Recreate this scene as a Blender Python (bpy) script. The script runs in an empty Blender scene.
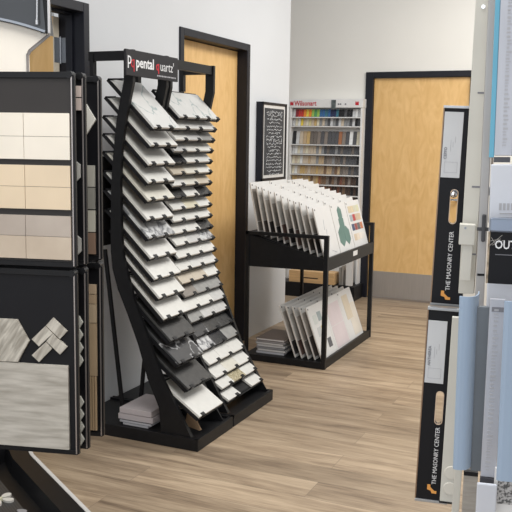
import bpy, bmesh, math, random
from mathutils import Vector, Matrix, Euler
random.seed(7)
C = bpy.context.scene.collection
PI = math.pi
# ------------------------------------------------------------------ camera
cd = bpy.data.cameras.new('camera'); cam = bpy.data.objects.new('camera', cd); C.objects.link(cam)
bpy.context.scene.camera = cam
yaw, pit, rol = math.radians(24.0031), math.radians(7.8701), math.radians(0.9006)
fw = Vector((-math.sin(yaw)*math.cos(pit), math.cos(yaw)*math.cos(pit), -math.sin(pit)))
rt = Vector((math.cos(yaw), math.sin(yaw), 0)); up = rt.cross(fw)
rt2 = rt*math.cos(rol)+up*math.sin(rol); up2 = -rt*math.sin(rol)+up*math.cos(rol)
cam.matrix_world = Matrix(((rt2.x, up2.x, -fw.x, 3.1892), (rt2.y, up2.y, -fw.y, -7.9285), (rt2.z, up2.z, -fw.z, 1.525), (0, 0, 0, 1)))
cd.sensor_width = 36; cd.lens = 841.5265*36/512; cd.clip_start = .05
# ------------------------------------------------------------------ light
vs = bpy.context.scene.view_settings
vs.view_transform = 'Standard'; vs.look = 'None'; vs.gamma = 1; vs.use_curve_mapping = False; vs.exposure = 0.13
w = bpy.data.worlds.new('world'); bpy.context.scene.world = w; w.use_nodes = True
w.node_tree.nodes['Background'].inputs[0].default_value = (.95, .97, 1.0, 1)
w.node_tree.nodes['Background'].inputs[1].default_value = .50
def area(name, loc, rot, sx, sy, power, col):
    l = bpy.data.lights.new(name, 'AREA'); l.shape = 'RECTANGLE'; l.size = sx; l.size_y = sy; l.energy = power; l.color = col
    o = bpy.data.objects.new(name, l); C.objects.link(o); o.location = loc; o.rotation_euler = rot
area('ceiling_light', (2.7, -2.0, 3.4), (0, 0, 0), 1.6, 2.2, 88, (1, .985, .96))
area('ceiling_light', (2.7, -6.3, 3.3), (0, 0, 0), 1.6, 2.4, 84, (1, .985, .96))
area('window_light', (2.2, -11.2, 2.0), (math.radians(86), 0, math.radians(2)), 4.5, 2.6, 62, (.86, .92, 1.0))

# ------------------------------------------------------------------ materials
MATS = {}
def mat(name, col, rough=.6, metal=0.0, var=0.0, scale=8, stretch=(1, 1, 1), col2=None, dist=0, detail=4, lo=.35, hi=.65, bump=0.0, spec=.5, trans=0.0, rot=0.0):
    if name in MATS: return MATS[name]
    m = bpy.data.materials.new(name); m.use_nodes = True; n = m.node_tree.nodes; L = m.node_tree.links
    b = n['Principled BSDF']; b.inputs['Roughness'].default_value = rough; b.inputs['Metallic'].default_value = metal
    b.inputs['Specular IOR Level'].default_value = spec; b.inputs['Base Color'].default_value = (*col, 1)
    if trans: b.inputs['Transmission Weight'].default_value = trans
    if col2 is None and var == 0: var = .04
    tc = n.new('ShaderNodeTexCoord'); mp = n.new('ShaderNodeMapping'); mp.inputs['Scale'].default_value = stretch
    if rot: mp.vector_type = 'TEXTURE'; mp.inputs['Scale'].default_value = tuple(1/v for v in stretch); mp.inputs['Rotation'].default_value = (0, rot, 0)
    L.new(tc.outputs['Object'], mp.inputs[0])
    nz = n.new('ShaderNodeTexNoise'); nz.inputs['Scale'].default_value = scale; nz.inputs['Detail'].default_value = detail; nz.inputs['Distortion'].default_value = dist
    L.new(mp.outputs[0], nz.inputs['Vector'])
    r = n.new('ShaderNodeValToRGB'); r.color_ramp.elements[0].position = lo; r.color_ramp.elements[1].position = hi
    c2 = col2 if col2 else tuple(min(1, c*(1+var)) for c in col); c1 = col if col2 else tuple(c*(1-var) for c in col)
    r.color_ramp.elements[0].color = (*c1, 1); r.color_ramp.elements[1].color = (*c2, 1)
    L.new(nz.outputs['Fac'], r.inputs[0]); L.new(r.outputs[0], b.inputs['Base Color'])
    if bump:
        bp = n.new('ShaderNodeBump'); bp.inputs['Strength'].default_value = bump; bp.inputs['Distance'].default_value = .004
        L.new(nz.outputs['Fac'], bp.inputs['Height']); L.new(bp.outputs[0], b.inputs['Normal'])
    MATS[name] = m; return m
def veined(name, base, vein, scale=3, width=.03, rough=.25):
    """stone with thin veins: contour lines of a noise field"""
    if name in MATS: return MATS[name]
    m = mat(name, base, rough, var=.05, scale=6); n = m.node_tree.nodes; L = m.node_tree.links; b = n['Principled BSDF']
    tc = n.new('ShaderNodeTexCoord'); nz = n.new('ShaderNodeTexNoise'); nz.inputs['Scale'].default_value = scale; nz.inputs['Detail'].default_value = 5; nz.inputs['Distortion'].default_value = .8
    L.new(tc.outputs['Object'], nz.inputs['Vector'])
    s = n.new('ShaderNodeMath'); s.operation = 'SUBTRACT'; s.inputs[1].default_value = .5; L.new(nz.outputs['Fac'], s.inputs[0])
    a = n.new('ShaderNodeMath'); a.operation = 'ABSOLUTE'; L.new(s.outputs[0], a.inputs[0])
    r = n.new('ShaderNodeValToRGB'); r.color_ramp.elements[0].position = 0; r.color_ramp.elements[0].color = (1, 1, 1, 1)
    r.color_ramp.elements[1].position = width; r.color_ramp.elements[1].color = (0, 0, 0, 1); L.new(a.outputs[0], r.inputs[0])
    mx = n.new('ShaderNodeMix'); mx.data_type = 'RGBA'; L.new(r.outputs[0], mx.inputs[0])
    src = b.inputs['Base Color'].links[0].from_socket; L.new(src, mx.inputs[6]); mx.inputs[7].default_value = (*vein, 1)
    L.new(mx.outputs[2], b.inputs['Base Color']); return m

WALL = mat('wall_paint', (.68, .69, .70), .85, var=.015, scale=2)
WALL2 = mat('wall_paint_warm', (.82, .795, .735), .85, var=.015, scale=2)
BLACK = mat('black_powder_coat', (.0075, .0075, .0085), .45, var=.15, scale=30, spec=.28)
FRAME = mat('black_door_frame', (.011, .012, .018), .45, var=.1, scale=10, spec=.3)
MAPLE = mat('maple_veneer', (.70, .42, .15), .5, col2=(.84, .55, .24), scale=4.5, stretch=(2.6, 2.6, .8), dist=2.2, detail=6, lo=.25, hi=.75)
STEEL = mat('brushed_steel', (.47, .44, .41), .42, .6, var=.06, scale=6, stretch=(60, 60, 1))
CHROME = mat('chrome', (.75, .75, .76), .18, 1.0)
ZINC = mat('grey_zinc', (.32, .34, .37), .4, .8)
SILVER = mat('silver_edge', (.42, .38, .36), .35, .8)
WHITE = mat('white_laminate', (.80, .79, .77), .5)
BOARDW = mat('white_board', (.69, .675, .65), .5, var=.02)
BOARDE = mat('board_edge_beige', (.62, .58, .53), .7, var=.10, scale=18, stretch=(1, 1, 2))
OFFW = mat('cream_board', (.70, .67, .60), .55, var=.03)
TXTW = mat('white_ink', (.85, .85, .85), .6); TXTR = mat('red_ink', (.55, .015, .03), .6)
TXTG = mat('grey_ink', (.20, .20, .22), .6); ORANGE = mat('orange_ink', (.80, .36, .08), .6); TXTLG = mat('light_grey_ink', (.45, .45, .47), .6)

def wood_floor():
    m = bpy.data.materials.new('plank_floor'); m.use_nodes = True; n = m.node_tree.nodes; L = m.node_tree.links; b = n['Principled BSDF']
    tc = n.new('ShaderNodeTexCoord')
    br = n.new('ShaderNodeTexBrick'); br.offset = .37; br.offset_frequency = 2
    for k, v in (('Scale', 1.0), ('Mortar Size', .0012), ('Brick Width', 1.22), ('Row Height', .18), ('Mortar Smooth', .2), ('Bias', 0)): br.inputs[k].default_value = v
    br.inputs['Color1'].default_value = (0, 0, 0, 1); br.inputs['Color2'].default_value = (1, 1, 1, 1); br.inputs['Mortar'].default_value = (.5, .5, .5, 1)
    L.new(tc.outputs['Object'], br.inputs['Vector'])
    mp = n.new('ShaderNodeMapping'); mp.inputs['Scale'].default_value = (.8, 7, 1); L.new(tc.outputs['Object'], mp.inputs[0])
    sep = n.new('ShaderNodeVectorMath'); sep.operation = 'ADD'; L.new(mp.outputs[0], sep.inputs[0])
    sc = n.new('ShaderNodeVectorMath'); sc.operation = 'SCALE'; sc.inputs['Scale'].default_value = 7; L.new(br.outputs['Color'], sc.inputs[0]); L.new(sc.outputs[0], sep.inputs[1])
    nz = n.new('ShaderNodeTexNoise'); nz.inputs['Scale'].default_value = 2.2; nz.inputs['Detail'].default_value = 7; nz.inputs['Distortion'].default_value = .6; L.new(sep.outputs[0], nz.inputs['Vector'])
    n2 = n.new('ShaderNodeTexNoise'); n2.inputs['Scale'].default_value = 3.0; n2.inputs['Detail'].default_value = 8; n2.inputs['Roughness'].default_value = .65
    m2 = n.new('ShaderNodeMapping'); m2.inputs['Scale'].default_value = (2.2, 34, 1); L.new(tc.outputs['Object'], m2.inputs[0]); L.new(m2.outputs[0], n2.inputs['Vector'])
    mf = n.new('ShaderNodeMix'); mf.inputs[0].default_value = .42; L.new(nz.outputs['Fac'], mf.inputs[2]); L.new(n2.outputs['Fac'], mf.inputs[3])
    r = n.new('ShaderNodeValToRGB'); e = r.color_ramp.elements; e[0].position = .34; e[0].color = (.170, .118, .078, 1); e[1].position = .65; e[1].color = (.50, .385, .265, 1)
    x = e.new(.48); x.color = (.335, .248, .165, 1); L.new(mf.outputs[0], r.inputs[0])
    hsv = n.new('ShaderNodeHueSaturation'); L.new(r.outputs[0], hsv.inputs['Color'])
    mr = n.new('ShaderNodeMapRange'); mr.inputs['To Min'].default_value = .84; mr.inputs['To Max'].default_value = 1.12; L.new(br.outputs['Color'], mr.inputs[0]); L.new(mr.outputs[0], hsv.inputs['Value'])
    mx = n.new('ShaderNodeMix'); mx.data_type = 'RGBA'; L.new(br.outputs['Fac'], mx.inputs[0]); L.new(hsv.outputs[0], mx.inputs[6]); mx.inputs[7].default_value = (.20, .15, .105, 1)
    L.new(mx.outputs[2], b.inputs['Base Color']); b.inputs['Roughness'].default_value = .42
    return m

# ------------------------------------------------------------------ mesh helpers
def bm_new(): return bmesh.new()
def box(bm, x0, x1, y0, y1, z0, z1, bev=0.0, M=None):
    r = bmesh.ops.create_cube(bm, size=1); vs_ = r['verts']
    bmesh.ops.scale(bm, vec=(x1-x0, y1-y0, z1-z0), verts=vs_); bmesh.ops.translate(bm, vec=((x0+x1)/2, (y0+y1)/2, (z0+z1)/2), verts=vs_)
    if bev:
        es = list({e for v in vs_ for e in v.link_edges}); g = bmesh.ops.bevel(bm, geom=es, offset=bev, segments=2, affect='EDGES', profile=.5)
        vs_ = list({v for f in g['faces'] for v in f.verts} | {v for v in vs_ if v.is_valid})
    if M is not None: bmesh.ops.transform(bm, matrix=M, verts=vs_)
    return bm
def prism(bm, pts, axis, a, b):
    """polygon pts extruded from a to b along axis ('x','y','z')"""
    def P(p, t): return {'x': (t, p[0], p[1]), 'y': (p[0], t, p[1]), 'z': (p[0], p[1], t)}[axis]
    v0 = [bm.verts.new(P(p, a)) for p in pts]; v1 = [bm.verts.new(P(p, b)) for p in pts]
    fs = [bm.faces.new(v0), bm.faces.new(v1[::-1])]
    for i in range(len(pts)): j = (i+1) % len(pts); fs.append(bm.faces.new((v0[i], v0[j], v1[j], v1[i])))
    bmesh.ops.recalc_face_normals(bm, faces=fs); return bm
def tube(bm, p, q, r, seg=12, r2=None):
    p, q = Vector(p), Vector(q); d = q-p
    M = Matrix.Translation((p+q)/2) @ d.to_track_quat('Z', 'Y').to_matrix().to_4x4()
    bmesh.ops.create_cone(bm, cap_ends=True, segments=seg, radius1=r, radius2=r if r2 is None else r2, depth=d.length, matrix=M); return bm
def bar(bm, p, q, w_, h_):
    """rectangular bar between two points"""
    p, q = Vector(p), Vector(q); d = q-p
    M = Matrix.Translation((p+q)/2) @ d.to_track_quat('Z', 'Y').to_matrix().to_4x4() @ Matrix.Diagonal((w_, h_, d.length, 1))
    bmesh.ops.create_cube(bm, size=1, matrix=M); return bm
def obj(name, bm, m, parent=None, label=None):
    me = bpy.data.meshes.new(name); bm.to_mesh(me); bm.free(); me.materials.append(m)
    o = bpy.data.objects.new(name, me); C.objects.link(o); o.parent = parent
    if label: o['label'] = label
    return o
def objs(name, bm, m, parent=None):
    """every connected piece of the mesh becomes an object of its own"""
    left = set(bm.faces); out = []
    while left:
        st = [left.pop()]; comp = list(st)
        while st:
            f = st.pop()
            for e in f.edges:
                for g in e.link_faces:
                    if g in left: left.discard(g); st.append(g); comp.append(g)
        out.append(comp)
    res = []
    for comp in out:
        b2 = bmesh.new(); mp = {}
        for f in comp:
            for v in f.verts:
                if v not in mp: mp[v] = b2.verts.new(v.co)
        for f in comp: b2.faces.new([mp[v] for v in f.verts])
        res.append(obj(name, b2, m, parent))
    bm.free(); return res
def tag(o, label, cat, group=None):
    o['label'] = label; o['category'] = cat
    if group: o['group'] = group
    return o
def thing(name, label, cat, loc=(0, 0, 0), rot=(0, 0, 0), group=None):
    o = bpy.data.objects.new(name, None); C.objects.link(o); o.location = loc; o.rotation_euler = rot; o.empty_display_size = .05
    return tag(o, label, cat, group)
def struct(name, bm, m, parent=None):
    o = obj(name, bm, m, parent)
    if parent is None: o['kind'] = 'structure'
    return o
def text(name, s, size, m, parent, loc, rot, sx=1.0, align='LEFT', ext=.0006, bold=0.0, label=None):
    cu = bpy.data.curves.new(name, 'FONT'); cu.body = s; cu.size = size; cu.extrude = ext; cu.align_x = align; cu.offset = bold; cu.resolution_u = 2
    t = bpy.data.objects.new(name+'_tmp', cu); C.objects.link(t)
    me = bpy.data.meshes.new_from_object(t.evaluated_get(bpy.context.evaluated_depsgraph_get()))
    bpy.data.objects.remove(t)
    me.materials.clear(); me.materials.append(m)
    o = bpy.data.objects.new(name, me); C.objects.link(o); o.parent = parent; o.location = loc; o.rotation_euler = rot; o.scale = (sx, 1, 1)
    if label: o['label'] = label
    return o
ORD = ['first', 'second', 'third', 'fourth', 'fifth', 'sixth', 'seventh', 'eighth', 'ninth', 'tenth', 'eleventh', 'twelfth', 'thirteenth', 'fourteenth', 'fifteenth', 'sixteenth', 'seventeenth', 'eighteenth', 'nineteenth', 'twentieth', 'twenty-first', 'twenty-second', 'twenty-third', 'twenty-fourth', 'twenty-fifth']

# ------------------------------------------------------------------ room shell
struct('floor', box(bm_new(), -2.2, 7, -10, .1, -.06, 0), wood_floor())
bm = bm_new(); box(bm, -.14, .797, 0, .12, 0, 4.2); box(bm, 1.784, 7, 0, .12, 0, 4.2); box(bm, .797, 1.784, 0, .12, 2.17, 4.2)
struct('wall_far', bm, WALL2)
bm = bm_new()
WX = .545
box(bm, WX-.14, WX, -10, -5.17, 0, 4.2); box(bm, WX-.14, WX, -4.20, -3.21, 0, 4.2); box(bm, WX-.14, WX, -2.185, -1.37, 0, 4.2)
box(bm, WX-.14, WX, -5.17, -4.20, 2.195, 4.2); box(bm, WX-.14, WX, -3.21, -2.185, 2.203, 4.2)
struct('wall_left', bm, WALL)
struct('wall_beyond', box(bm_new(), -2.2, -2.1, -6, -1, 0, 3), WALL)
# far door (faces the room)
d1 = bpy.data.objects.new('door_1', None); C.objects.link(d1); d1['kind'] = 'structure'
bm = bm_new(); box(bm, .787, .862, -.02, .11, 0, 2.18, .003); box(bm, 1.773, 1.80, -.02, .11, 0, 2.18, .003); box(bm, .862, 1.773, -.02, .11, 2.125, 2.18, .003)
obj('door_frame', bm, FRAME, d1)
obj('door_leaf', box(bm_new(), .864, 1.771, .012, .056, .012, 2.122, .002), MAPLE, d1)
obj('kick_plate', box(bm_new(), .870, 1.765, .009, .012, .014, .268, .0006), STEEL, d1)
bm = bm_new(); tube(bm, (1.70, .012, 1.0), (1.70, -.03, 1.0), .012); bar(bm, (1.70, -.035, 1.0), (1.58, -.035, 1.0), .018, .018); obj('door_handle', bm, CHROME, d1)
# closed door on the left wall
d2 = bpy.data.objects.new('door_2', None); C.objects.link(d2); d2['kind'] = 'structure'; d2.location = (WX, 0, 0)
bm = bm_new()
box(bm, -.14, .012, -3.221, -3.172, 0, 2.215, .003); box(bm, -.14, .012, -2.222, -2.173, 0, 2.215, .003); box(bm, -.14, .012, -3.172, -2.222, 2.166, 2.215, .003)
box(bm, -.14, -.112, -3.172, -3.14, 0, 2.166); box(bm, -.14, -.112, -2.254, -2.222, 0, 2.166); box(bm, -.14, -.112, -3.14, -2.254, 2.134, 2.166)
obj('door_frame', bm, FRAME, d2)
obj('door_leaf', box(bm_new(), -.112, -.07, -3.169, -2.225, .01, 2.162, .002), MAPLE, d2)
# open door on the left wall, leaf swung into the room beyond
d3 = bpy.data.objects.new('door_3', None); C.objects.link(d3); d3['kind'] = 'structure'; d3.location = (WX, 0, 0)
bm = bm_new()
box(bm, -.15, .012, -4.236, -4.187, 0, 2.208, .003); box(bm, -.15, .012, -5.185, -5.136, 0, 2.208, .003); box(bm, -.15, .012, -5.136, -4.236, 2.159, 2.208, .003)
box(bm, -.095, -.055, -4.250, -4.236, 0, 2.159, .002); box(bm, -.095, -.055, -5.136, -4.250, 2.145, 2.159, .002)
obj('door_frame', bm, FRAME, d3)
lf = obj('door_leaf', box(bm_new(), -1.02, -.142, -4.290, -4.246, .01, 2.14, .002), MAPLE, d3)
obj('leaf_edge', box(bm_new(), -.1425, -.139, -4.2905, -4.2455, .012, 2.138), mat('cream_edge_band', (.78, .70, .56), .6), lf)
hz = bm_new(); box(hz, -.139, -.1365, -4.288, -4.248, 1.907, 2.035, .001); box(hz, -.136, -.097, -4.2385, -4.2365, 1.907, 2.035, .0006); tube(hz, (-.134, -4.243, 1.902), (-.134, -4.243, 2.04), .006)
obj('hinge', hz, ZINC, d3)

# ------------------------------------------------------------------ framed chalk board on the left wall
t = thing('framed_chalkboard', 'black framed chalkboard covered in white handwriting, hung on the left wall by the corner', 'chalkboard', (WX, -1.785, 1.511))
bm = bm_new(); hw, hh = .243, .300
TK = .055
box(bm, 0, TK-.012, -hw, hw, -hh, hh); 
for a in ((-hw, hw, hh-.018, hh), (-hw, hw, -hh, -hh+.018), (-hw, -hw+.022, -hh, hh), (hw-.022, hw, -hh, hh)): box(bm, TK-.012, TK, a[0], a[1], a[2], a[3], .0015)
obj('frame', bm, FRAME, t)
bm = bm_new(); box(bm, TK-.012, TK-.008, -hw+.024, hw-.024, -hh+.020, hh-.020); obj('mat_board', bm, BOARDW, t, 'white mat board around the writing')
obj('chalk_surface', box(bm_new(), TK-.008, TK-.006, -hw+.050, hw-.050, -hh+.044, hh-.044), mat('chalkboard_grey', (.045, .046, .05), .8, var=.2, scale=10), t)
bm = bm_new(); rr = random.Random(3)
def stroke(y, z, l, h):
    pts = []; k = 0; n_ = max(4, int(l/.011))
    for i in range(n_+1): pts.append((TK-.0058, y+l*i/n_, z+h*(rr.random()-.5)))
    for a, b_ in zip(pts, pts[1:]): bar(bm, a, b_, .0045, .0012)
z = hh-.075
for i in range(19):
    big = i in (0, 1, 8, 9); l = (.31 if big else .20+.12*rr.random()); stroke(-l/2, z, l, .030 if big else .018); z -= .0265
obj('chalk_writing', bm, TXTW, t)

# ------------------------------------------------------------------ laminate display on the far wall
t = thing('laminate_display', 'tall white laminate chip display with red lettering on its header, against the far wall', 'display rack', (.05, 0, 0))
W_, D_ = .745, .12
for xx in (0, W_-.018): obj('side_panel', box(bm_new(), xx, xx+.018, -D_, -.013, .14, 1.86, .001), WHITE, t)
obj('back_panel', box(bm_new(), .018, W_-.018, -.03, -.015, .14, 1.86), WHITE, t)
obj('base_cabinet', box(bm_new(), -.03, W_+.03, -.30, -.013, 0, .14, .004), BLACK, t, 'low black base')
hd = obj('header', box(bm_new(), -.005, W_+.005, -D_-.006, -.013, 1.842, 1.925, .002), WHITE, t)
text('brand_lettering', 'Wilsonart', .066, TXTR, hd, (.052, -D_-.0068, 1.862), (PI/2, 0, 0), .85, bold=.0012)
def redmark(x):
    bm = bm_new(); s = .034
    prism(bm, [(x, 1.865), (x+s, 1.865), (x+s, 1.865+s*1.15), (x+s*.7, 1.865+s*.7), (x+s*.5, 1.865+s*1.15), (x+s*.3, 1.865+s*.7), (x, 1.865+s*1.15)], 'y', -D_-.008, -D_-.006)
    obj('red_mark', bm, TXTR, hd)
redmark(.008); redmark(.675)
bm = bm_new(); box(bm, .435, .48, -D_-.012, -D_-.006, 1.83, 1.915, .001); obj('swatch_tag', bm, mat('tag_dark', (.10, .12, .12), .6, var=.5, scale=40), hd)
bm = bm_new()
for x in (.50, .52, .57): box(bm, x, x+.014, -D_-.0075, -D_-.006, 1.868, 1.882)
obj('small_print', bm, TXTG, hd)
text_rows = []
# rows: bottom z, chip height, colours
c = lambda s: [tuple(float(v) for v in q.split(',')) for q in s.split()]
NAMES = {'lg': ('pale grey', (.60, .60, .60)), 'dr': ('dark red', (.25, .02, .03)), 'rd': ('red', (.55, .04, .03)), 'or': ('orange', (.80, .25, .03)), 'ye': ('yellow', (.80, .60, .08)), 'lm': ('lime green', (.35, .55, .10)), 'gn': ('green', (.10, .33, .12)),
 'bl': ('blue', (.04, .14, .33)), 'tl': ('teal', (.05, .18, .24)), 'nv': ('navy', (.02, .03, .09)), 'bk': ('black', (.012, .012, .014)), 'wh': ('white', (.80, .80, .78)), 'cr': ('cream', (.72, .66, .50)), 'py': ('pale yellow', (.68, .60, .33)), 'be': ('beige', (.60, .50, .38)),
 'gy': ('grey', (.28, .28, .28)), 'dg': ('dark grey', (.09, .09, .095)), 'tn': ('tan', (.52, .38, .23)), 'oc': ('ochre', (.58, .40, .17)), 'br': ('brown', (.20, .12, .07)), 'db': ('dark brown', (.07, .042, .03)), 'tp': ('taupe', (.24, .20, .17)), 'cp': ('copper brown', (.36, .15, .07)), 'rb': ('reddish brown', (.20, .075, .045)), 'gb': ('grey brown', (.16, .135, .115))}
ROWS = [
 (1.755, .074, 'lg dr rd rd or ye or lm gn lm bl bl tl bl nv nv tl bk bk dg bk bk lg wh lg'),
 (1.668, .074, 'lg cr wh ye be cr py be oc cr gy be gy dg lg gy dg lg be gy gy dg lg bk dg'),
 (1.490, .128, 'bk lg be tn oc gb gb tp dg tp dg dg dg cp tp dg wh dg cr'),
 (1.396, .080, 'lg wh cr lg be cr be be be gy be gy dg gb dg dg gy dg gb dg dg dg gb dg dg'),
 (1.298, .080, 'cr be cr wh be be tn be be gy tn tn gb tp tp gy gb gb dg tp dg dg dg dg bk'),
 (1.199, .080, 'cr wh be oc oc tn be tn tn oc tn tn br tn tn tp br tn gb tp tp dg gb dg dg'),
 (1.100, .080, 'oc oc tn oc tn tn oc br tn oc cp br br tp db br tp db rb br db tp db db bk'),
 (1.001, .080, 'tn oc tn br oc oc cp tn cp cp rb rb cp br rb db db rb db br db db bk db bk'),
 (.902, .080, 'tn br tn br cp br rb cp br rb db rb br db br db rb db db br db bk db db bk')]
RN = ['top', 'second', 'tall third', 'fourth', 'fifth', 'sixth', 'seventh', 'eighth', 'bottom']
sh = bm_new()
for (z0, h_, s), rn in zip(ROWS, RN):
    ks = s.split(); n_ = len(ks); x0, x1 = .075, .772; wd = (x1-x0)/n_
    st = bm_new(); box(st, .018, W_-.018, -D_, -.03, z0-.012, z0-.002, .001)
    obj('shelf', st, WHITE, t)
    for i, k in enumerate(ks):
        nm, col = NAMES[k]; key = ('chip', k, n_, h_)
        if key not in MATS:
            b_ = bm_new(); ww = wd-.003
            ch = .004
            prism(b_, [(ch, 0), (ww-ch, 0), (ww, ch), (ww, h_-ch), (ww-ch, h_), (ch, h_), (0, h_-ch), (0, ch)], 'y', -.005, 0)
            me = bpy.data.meshes.new('laminate_chip'); b_.to_mesh(me); b_.free(); me.materials.append(mat('laminate_'+nm.replace(' ', '_'), col, .4, var=.12, scale=25)); MATS[key] = me
        o = bpy.data.objects.new('laminate_chip', MATS[key]); C.objects.link(o)
        o.location = (x0+i*wd, -.098+.012, z0-.0003); o.rotation_euler = (math.radians(-11), 0, 0)
        tag(o, f'{nm} laminate chip, {ORD[i]} from the left, {rn} row of the white display', 'sample chip', 'laminate chips on the white display')
# lower open part of the display
b_ = thing('wooden_box', 'long pale wooden box with a dark slot, low on the white display base', 'box', (.38, -.21, .141))
obj('body', box(bm_new(), -.235, .235, -.075, .075, 0, .115, .003), mat('box_wood', (.66, .42, .20), .55, var=.12, scale=5, stretch=(1, 5, 9)), b_)
obj('slot', box(bm_new(), -.09, .07, -.077, -.074, .046, .056, .001), mat('slot_dark', (.05, .03, .02), .8), b_)
for i, (x, h_, cc, nm) in enumerate([(.66, .17, (.30, .28, .25), 'tall grey-brown'), (.685, .19, (.42, .39, .35), 'paler grey'), (.712, .15, (.24, .22, .20), 'short dark taupe')]):
    bm = bm_new(); box(bm, x-.011, x+.011, -.24, -.135, .141, .141+h_, .002)
    tag(obj('sample_binder', bm, mat('binder_%d' % i, cc, .6, var=.1)), f'{nm} sample binder standing beside the wooden box', 'binder', 'binders beside the wooden box')
bm = bm_new(); prism(bm, [(.735, .15), (.80, .15), (.80, .50), (.735, .50)], 'y', -.29, -.27)
tag(obj('blank_board', bm, BOARDW), 'blank white board standing upright on the display base, right of the binders', 'board')

# ------------------------------------------------------------------ quartz racks
TH = math.radians(44)
profile = [(.958, 1.945), (.957, 1.79), (.913, 1.61), (.888, 1.45), (.880, 1.30), (.884, 1.10), (.890, .96), (.915, .86), (.958, .72), (1.045, .52), (1.120, .34), (1.21, .19), (1.285, .062),
           (1.115, .062), (1.100, .19), (1.035, .33), (.980, .50), (.913, .66), (.862, .77), (.832, .87), (.822, .96), (.824, 1.12), (.828, 1.29), (.842, 1.45), (.862, 1.61), (.905, 1.80), (.905, 1.945)]
def tray(parent, x, y0, y1, z, L, clips, th_=TH):
    """x,z: upper front edge of the samples; slopes down toward +x"""
    M = Matrix.Translation((x, 0, z)) @ Matrix.Rotation(th_, 4, 'Y')
    bm = bm_new(); th = .013
    box(bm, -L-.004, .0, y0-.002, y1+.002, -th-.006, -th-.002, 0, M)           # sheet
    box(bm, -.012, .004, y0-.002, y1+.002, -th-.009, -th-.002, 0, M)          # front lip
    for y in (y0-.006, y1+.002):
        box(bm, -L-.02, .0, y, y+.004, -th-.016, -th-.001, 0, M)
    back = M @ Vector((-L-.02, 0, -th-.004))
    if parent is r1: box(bm, back.x, back.x+(.13 if x > 1.058 and z > 1.5 else .06), y0-.006, y0-.002, back.z-.005, back.z+.003)
    box(bm, back.x, back.x+.012, y0-.006, y1+.006, back.z-.006, back.z+.003)
    tr = obj('tray', bm, BLACK, parent)
    if clips:
        for c0 in clips:
            bm = bm_new(); box(bm, -.015, .004, c0-.016, c0+.016, .0004, .0024, 0, M); box(bm, .0005, .0045, c0-.016, c0+.016, -th-.006, .0024, 0, M)
            obj('clip', bm, BLACK, tr)
    return tr
SM = {}
def slab(x, y0, y1, z, L, m, label, group, name='quartz_sample', th_=TH):
    wd = round(y1-y0, 4); key = (wd, L, m.name)
    if key not in SM:
        bm = bm_new(); box(bm, -L, 0, 0, wd, -.013, 0, .0015)
        me = bpy.data.meshes.new(name); bm.to_mesh(me); bm.free(); me.materials.append(m); SM[key] = me
    o = bpy.data.objects.new(name, SM[key]); C.objects.link(o); o.location = (x, y0, z); o.rotation_euler = (0, th_, 0)
    return tag(o, label, 'quartz sample', group)
Q = {'w': ('white', mat('quartz_white', (.70, .685, .64), .3, var=.03, scale=30)), 'c': ('warm white', mat('quartz_cream', (.67, .64, .555), .3, var=.03, scale=30)),
     'v': ('faintly veined white', veined('quartz_veined', (.68, .67, .64), (.34, .41, .40), 2.5, .012)), 'm': ('heavily grey-streaked white', veined('quartz_marble', (.62, .62, .61), (.18, .18, .19), 7, .06)),
     'l': ('light grey', mat('quartz_light_grey', (.55, .54, .52), .3, var=.06, scale=30)), 'g': ('mid grey', mat('quartz_grey', (.30, .295, .28), .3, var=.1, scale=30)), 'd': ('dark grey', mat('quartz_dark', (.045, .044, .043), .25, var=.15, scale=30)),
     'k': ('near black', mat('quartz_black', (.03, .03, .033), .2, var=.2)), 'n': ('black white-veined', veined('quartz_black_veined', (.055, .055, .057), (.55, .55, .55), 3, .012)), 'b': ('beige', mat('quartz_beige', (.56, .49, .39), .3, var=.06, scale=20)),
     't': ('brown-grey', mat('quartz_brown', (.25, .22, .19), .3, var=.1, scale=20)), 's': ('gold-speckled', mat('quartz_speckle', (.20, .16, .08), .3, col2=(.62, .55, .38), scale=90)), 'y': ('yellowish cream', mat('quartz_yellow', (.66, .61, .46), .3, var=.04))}
def rack(name, label, ya, yb, pa, pb, dx_=0):
    t = thing(name, label, 'display rack', (0, 0, 0))
    bm = bm_new(); box(bm, .56, 1.33, ya, yb, 0, .05, .003)
    box(bm, 1.31, 1.33, ya, yb, .045, .062, .001); box(bm, .56, 1.33, ya, ya+.012, .045, .062, .001); box(bm, .56, 1.33, yb-.012, yb, .045, .062, .001)
    obj('base', bm, BLACK, t)
    for y in (pa, pb):
        bm = bm_new(); prism(bm, [(px_-(dx_ if pz_ > 1.2 else 0), pz_) for px_, pz_ in profile], 'y', y, y+.022); obj('side_upright', bm, BLACK, t)
        bm = bm_new(); bar(bm, (.72, y+.012, .055 if y == -4.405 else 1.80), (.72, y+.012, 1.93), .02, .03); obj('rear_post', bm, BLACK, t)
        bm = bm_new(); bar(bm, (.70, y+.012, 1.918), (.91, y+.012, 1.918), .02, .045); obj('top_bar', bm, BLACK, t)
    bm = bm_new(); prism(bm, [(1.04, .05), (1.20, .20), (1.31, .05)], 'y', pb-.004, pb); obj('foot_gusset', bm, BLACK, t)
    return t
r1 = rack('quartz_rack', 'curved black quartz rack with a lettered header sign, nearest the camera', -4.42, -4.02, -4.405, -4.085)
r2 = rack('quartz_rack', 'curved black quartz rack without its own sign, standing beside the signed one', -4.01, -3.475, -3.99, -3.495, .03)
bm = bm_new(); bar(bm, (.905, -3.99, 1.918), (.905, -3.475, 1.918), .03, .048); obj('top_rail', bm, BLACK, r2)
bm = bm_new(); bar(bm, (.745, -4.3, .72), (.826, -4.3, .052), .012, .02); bar(bm, (.716, -4.3, .95), (.745, -4.3, .72), .012, .02); obj('rear_strut', bm, BLACK, r1)
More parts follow.
